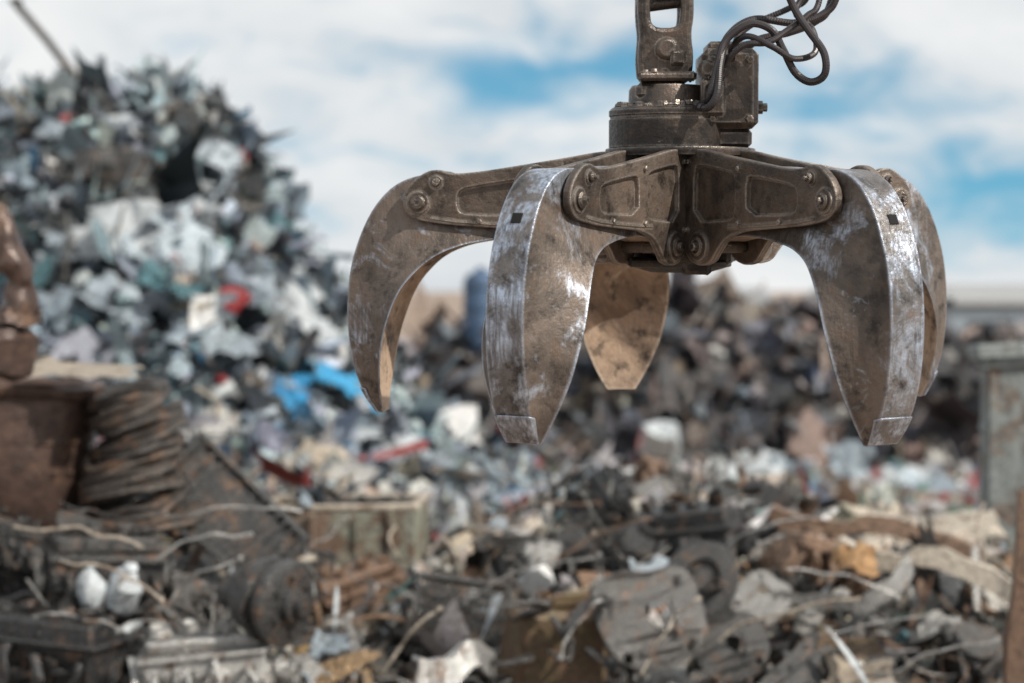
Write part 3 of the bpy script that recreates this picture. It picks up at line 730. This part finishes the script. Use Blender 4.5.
for k in range(12):
    px=U(285,405); q=P(px,505+U(-6,6),14.2+U(-.25,.2)); place('crumpled_sheet',random.choice(['pale','tan','grey','dark']),T(*q)@anyrot(.6)@S(U(.15,.28)),"in the container")
# ochre cabinet among plates
m=MB(); m.add(cbox(.58,.4,.5,.03)); m.add(cbox(.52,.02,.44,.01),T(0,-.205,0)); m.add(lathe([(.07,0),(.07,.03),(0,.03)],20),T(-.12,-.21,.05)@RX(math.pi/2)); m.add(cbox(.3,.1,.1,.02),T(.05,0,.28))
for sx in(-1,1):
    for sz in(-1,1): m.add(lathe([(.02,0),(.02,.02)],6),T(sx*.25,-.21,sz*.19)@RX(math.pi/2))
m.deform(.12,2.0,2)
p=P(556,655,11.5); o=obj("machine_cabinet",m.mesh("machine_cabinet"),SM['yellow'],None,T(*p)@RZ(.25)@RY(.14)); top(o,"crushed ochre and rust machine cabinet with bolted cover","cabinet")
for (px,py,s) in ((530,610,.35),(590,615,.34),(515,660,.3),(605,668,.3),(560,640,.28)):
    put('metal_bracket',random.choice(['dark','grey']),px,py,11.1,s,anyrot(.9))
# right steel post
m=MB(); m.add(cbox(.38,.30,2.5,.03)); m.add(cbox(.06,.04,2.46,.01),T(-.15,-.155,0))
for z in(-.5,.7): m.add(cbox(.40,.32,.04,.008),T(0,0,z))
m.deform(.06,2,1)
p=P(1008,470,15.5); pz=P(1004,345,15.5).z
po=obj("steel_post",m.mesh("steel_post"),SM['post'],None,T(p.x,p.y,pz-1.35)); top(po,"weathered blue-grey steel post with a flat cap","post")
m=MB(); m.add(cbox(.60,.5,.12,.02),T(0,0,1.30)); m.add(cbox(.48,.4,.06,.01),T(0,0,1.208)); m.deform(.06,2,1); obj("cap",m.mesh("cap"),SM['post'],po)
p=P(1022,600,10.8)
m=MB(); m.add(profile_beam(Cp(.045,.06,.012),0,6),RY(math.pi/2)@S(1.7,1,1)); 
for k in range(5): m.add(lathe([(.014,0),(.014,.012)],6),T(-.05,0,-.6+.3*k)@RY(-math.pi/2))
m.deform(.05,1.5,1)
o=obj("channel_post",m.mesh("channel_post"),SM['rust'],None,T(p.x,p.y,p.z-.25)@RY(.05)); top(o,"orange-rusted upright steel channel stuck in the scrap","post")
# pieces on left heap
def surf_place(name,mat,px,py,s,rot,label,d0=17.0,off=.12):
    d=d0;hit=False
    while d<26:
        q=P(px,py,d)
        if max(left_heap(q.x,q.y),apron(q.x,q.y))+.05>=q.z: hit=True;break
        d+=.05
    if not hit: return None
    q=P(px,py,d-off)
    return place(name,mat,T(*q)@rot@(S(*s) if isinstance(s,tuple) else S(s)),label=label)
surf_place('metal_canister','red',233,305,(.66,.62,.45),RX(1.2)@RY(.2),"crushed red drum lodged in the heap",off=.25)
surf_place('crumpled_sheet','blue',280,386,(.70,.45,.5),RX(1.0)@RY(.1),"crumpled bright blue plastic sheet on the heap",off=.4)
surf_place('crumpled_sheet','blue',348,385,(.9,.35,.35),RX(.9)@RY(.7),"long blue plastic sheet sliding down the heap",off=.35)
surf_place('metal_canister','red',222,384,.18,RX(.6),"small crushed red can lodged in the heap",off=.25)
for (px,py,s,mt,ry) in [(105,238,(1.2,.5,.5),'white',-.3),(200,215,(.45,.45,.4),'white',.2),(140,120,(.7,.35,.4),'white',-.4),(205,150,(.8,.5,.5),'pale',.3),(175,250,(.9,.9,.6),'pale',.8),(165,205,(.7,.5,.5),'pale',-.5),(305,322,(.8,.5,.5),'white',.7),(255,420,(.6,.4,.5),'white',.2),(60,130,(.5,.3,.4),'pale',.1),(60,320,(.7,.5,.5),'pale',.1),(160,330,(.7,.5,.5),'pale',-.6),(130,180,(.8,.4,.5),'dark',.1),(240,190,(.7,.5,.5),'dark',.9),(90,170,(1.0,.4,.4),'dark',-.2),(170,290,(.7,.4,.5),'teal',.4),(350,440,(.6,.4,.5),'white',.2),(320,460,(.5,.4,.5),'tan',.2),(30,230,(.7,.4,.5),'grey',.5),(280,240,(.5,.5,.5),'teal',.8),(190,105,(.6,.4,.4),'dark',.7),(200,420,(.7,.5,.5),'grey',.2),(120,300,(.7,.4,.5),'pale',.5),(230,350,(.6,.5,.5),'pale',.3),(260,290,(.7,.5,.5),'pale',.9),(300,290,(.5,.4,.5),'white',.9),(400,440,(.5,.4,.4),'white',.3),(430,465,(.5,.4,.4),'pale',.1),(480,480,(.5,.4,.4),'white',.1)]:
    surf_place('crumpled_sheet',mt,px,py,s,RY(ry)@RX(U(.5,1.1)),MW[mt]+" crumpled sheet metal panel lodged in the heap",off=.2)
for i in range(14):
    px=U(10,300);py=U(130,430); surf_place(random.choice(['steel_section','bent_pipe','steel_rod','steel_strip']),random.choice(['dark','grey','grey','tan']),px,max(py,140+(px-180)*1.8 if px>180 else 135),(U(.5,.9),1.0,1.0),RY(U(-1.2,1.2))@RX(U(-.5,.5)),None)
# leaning bar poking out of the top
p0=P(78,80,24.5);p1=P(18,5,24.5)
m=MB(); m.add(tube([p0-Vector((0,0,.8))+Vector((.5,0,0)),p0,p0.lerp(p1,.5)+Vector((0,0,.03)),p1],.05,10)); m.add(lathe([(.08,0),(.08,.06)],10),T(*p1))
o=obj("protruding_bar",m.mesh("protruding_bar"),SM['dark']); top(o,"dark steel bar sticking out of the heap top","bar")
# blue tank, far
p=P(481,308,37)
m=MB(); m.add(lathe([(.0,-.75),(.28,-.75),(.33,-.7),(.33,.50),(.28,.62),(.14,.70),(.08,.72),(.08,.78),(0,.78)],28))
for z in(-.4,0,.4): m.add(ringlathe([(.325,z-.025),(.355,z-.025),(.355,z+.025),(.325,z+.025)],28))
for k in range(3): a=k*2.1; m.add(cbox(.06,.06,2.3,.01),T(.27*math.cos(a),.27*math.sin(a),-1.85))
o=obj("storage_tank",m.mesh("storage_tank"),SM['navy'],None,T(p.x,p.y,p.z)); top(o,"upright dull blue storage tank on legs behind the scrap","tank")
for (px,py,d,s,mt) in [(660,440,33.5,.9,'white'),(742,480,32.5,.8,'white'),(880,490,31,.7,'white'),(930,492,31,.8,'pale'),(455,470,26,.7,'white'),(790,470,33,.6,'pale'),(600,495,27,.8,'tan'),(760,465,33,.7,'white'),(905,480,32,.7,'white'),(850,465,33,.7,'pale')]:
    p=P(px,py,d); place('crumpled_sheet' if px!=660 else 'metal_canister',mt,T(*p)@RX(.9)@S(s*1.1,s*.8,s*.8),label="%s crushed sheet lying before the dark mound"%MW[mt] if px!=660 else "white crushed drum lying on the dark mound")
# far sheds
def warehouse(x,y,w,d,hh,mat):
    m=MB(); m.add(cbox(w,d,hh,.05),T(0,0,hh/2))
    b=obj("warehouse",m.mesh("warehouse"),mat,None,T(x,y,-.05)); top(b,"low grey industrial shed with a shallow metal roof","warehouse",)
    m=MB(); m.add(profile_beam([(-d/2-.4,0),(d/2+.4,0),(d/2+.4,.2),(0,1.2),(-d/2-.4,.2)],0,1),T(0,0,hh+.01)@S(w+.8,1,1)); obj("roof",m.mesh("roof"),SM['grey'],b)
    for k in range(4):
        m=MB(); m.add(cbox(w*.12,.1,hh*.6,.02),T(-w*.36+k*w*.24,-d/2-.06,hh*.3+.02)); obj("door",m.mesh("door"),SM['dark'],b)
warehouse(30,118,22,14,2.4,SM['pale']); warehouse(9,150,20,14,2.2,SM['pale']); warehouse(-30,160,40,14,2.6,SM['pale'])

# ---------------- ground
me=bpy.data.meshes.new("ground")
vs=[];fs=[];xs=[-3000,-300,-60]+[ -30+i*1.0 for i in range(61)]+[60,300,3000]; ys=[-300,-30]+[i*1.0 for i in range(0,62)]+[90,200,800,4000]
for x in xs:
    for y in ys: vs.append((x,y,(.05*noise.noise(Vector((x*.6,y*.6,0)))) if abs(x)<31 and 0<=y<62 else 0))
ny=len(ys)
for i in range(len(xs)-1):
    for j in range(ny-1): fs.append((i*ny+j,(i+1)*ny+j,(i+1)*ny+j+1,i*ny+j+1))
me.from_pydata(vs,[],fs); finish_mesh(me,True,3)
m,nt,bs=newmat("dirt"); tc=N(nt,'ShaderNodeTexCoord'); a=noi(nt,tc.outputs['Object'],.7,8,.7); b=noi(nt,tc.outputs['Object'],9,6,.7)
col=mixc(nt,ramp(nt,a,.35,.65),(.20,.15,.12),(.36,.28,.22)); col=mixc(nt,ramp(nt,b,.5,.7,0,.7),col,(.10,.08,.07)); nt.links.new(col,bs.inputs['Base Color']); bs.inputs['Roughness'].default_value=.9; bump(nt,bs,b,.6,.05)
g=obj("ground",me,m); g["kind"]="structure"

# ================================================================ LIGHT / SKY
az=math.radians(124); el=math.radians(43)
sd=Vector((math.sin(az)*math.cos(el),math.cos(az)*math.cos(el),math.sin(el)))
L=bpy.data.lights.new("sun",'SUN'); L.energy=5.0; L.angle=math.radians(.6); L.color=(1,.93,.83)
lo=bpy.data.objects.new("sun",L); COL.objects.link(lo); lo.rotation_euler=sd.to_track_quat('Z','Y').to_euler(); lo.location=(20,-20,30)
w=bpy.data.worlds.new("World"); scene.world=w; w.use_nodes=True; nt=w.node_tree; bg=nt.nodes["Background"]
sky=N(nt,'ShaderNodeTexSky'); sky.sky_type='NISHITA'; sky.sun_disc=False; sky.sun_elevation=el; sky.sun_rotation=az
tc=N(nt,'ShaderNodeTexCoord'); sep=N(nt,'ShaderNodeSeparateXYZ'); nt.links.new(tc.outputs['Generated'],sep.inputs[0])
ad=N(nt,'ShaderNodeVectorMath',operation='ADD'); nt.links.new(tc.outputs['Generated'],ad.inputs[0]); ad.inputs[1].default_value=(0,0,.16)
nm=N(nt,'ShaderNodeVectorMath',operation='NORMALIZE'); nt.links.new(ad.outputs[0],nm.inputs[0]); nt.links.new(nm.outputs[0],sky.inputs[0])
mp=N(nt,'ShaderNodeMapping'); nt.links.new(tc.outputs['Generated'],mp.inputs[0]); mp.inputs[3].default_value=(1,1,2.8); mp.inputs[2].default_value=(0,.22,0)
n1=noi(nt,mp.outputs[0],6,6,.55,.7)
mp2=N(nt,'ShaderNodeMapping'); nt.links.new(tc.outputs['Generated'],mp2.inputs[0]); mp2.inputs[3].default_value=(1,1,2.8); mp2.inputs[1].default_value=(3,1,2); mp2.inputs[2].default_value=(0,.3,0)
n2=noi(nt,mp2.outputs[0],17,6,.58,.8)
def gap(px,py,sx,sy,amp):
    a=(px-512)/F; e=(290-py)/F
    dx=math_(nt,'MULTIPLY',math_(nt,'SUBTRACT',sep.outputs[0],a),1/(sx/F)); dz=math_(nt,'MULTIPLY',math_(nt,'SUBTRACT',sep.outputs[2],e),1/(sy/F))
    q=math_(nt,'ADD',math_(nt,'MULTIPLY',dx,dx),math_(nt,'MULTIPLY',dz,dz))
    return math_(nt,'MULTIPLY',math_(nt,'POWER',2.718,math_(nt,'MULTIPLY',q,-1)),amp)
tot=None
for gd in [(560,80,120,36,.72),(780,102,160,38,.85),(965,200,140,50,.72),(620,62,70,34,.4),(930,245,120,26,.3),(470,90,60,20,.2),(250,60,120,24,.25)]:
    gg=gap(*gd); tot=gg if tot is None else math_(nt,'ADD',tot,gg)
dens=math_(nt,'ADD',ramp(nt,n1,.3,.7,-.40,.48),.86)
dens=math_(nt,'SUBTRACT',dens,tot); dens=math_(nt,'ADD',dens,ramp(nt,n2,.3,.7,-.45,.45))
hz=ramp(nt,sep.outputs[2],.0,.03,.5,0); dens=math_(nt,'ADD',dens,hz)
cf=ramp(nt,dens,-.35,.95,.08,1); cf.node.interpolation_type='SMOOTHSTEP'
shade=ramp(nt,n1,.35,.65,.0,1.0)
up=ramp(nt,sep.outputs[2],.12,.7,1.0,.85)
cloud=mixc(nt,shade,(5.9,6.3,6.6),(7.8,7.9,7.9))
cl2=N(nt,'ShaderNodeVectorMath',operation='SCALE'); nt.links.new(cloud,cl2.inputs[0]); nt.links.new(up,cl2.inputs[3])
skyc=mixc(nt,1.0,sky.outputs[0],(.46,1.12,1.16),'MULTIPLY')
fin=mixc(nt,cf,skyc,cl2.outputs[0])
nt.links.new(fin,bg.inputs[0]); bg.inputs[1].default_value=.115

# ================================================================ CAMERA
cd=bpy.data.cameras.new("camera"); cam=bpy.data.objects.new("camera",cd); COL.objects.link(cam)
cd.sensor_width=36; cd.lens=F*36/1024; cd.clip_end=6000; cd.clip_start=.1
cam.location=(0,0,CAMZ); cam.rotation_euler=(math.pi/2-math.atan((341.5-HY)/F),0,0)
cd.dof.use_dof=True; cd.dof.focus_distance=6.05; cd.dof.aperture_fstop=1.45; cd.dof.aperture_blades=0
scene.camera=cam
scene.view_settings.view_transform='Standard'; scene.view_settings.look='None'; scene.view_settings.exposure=0
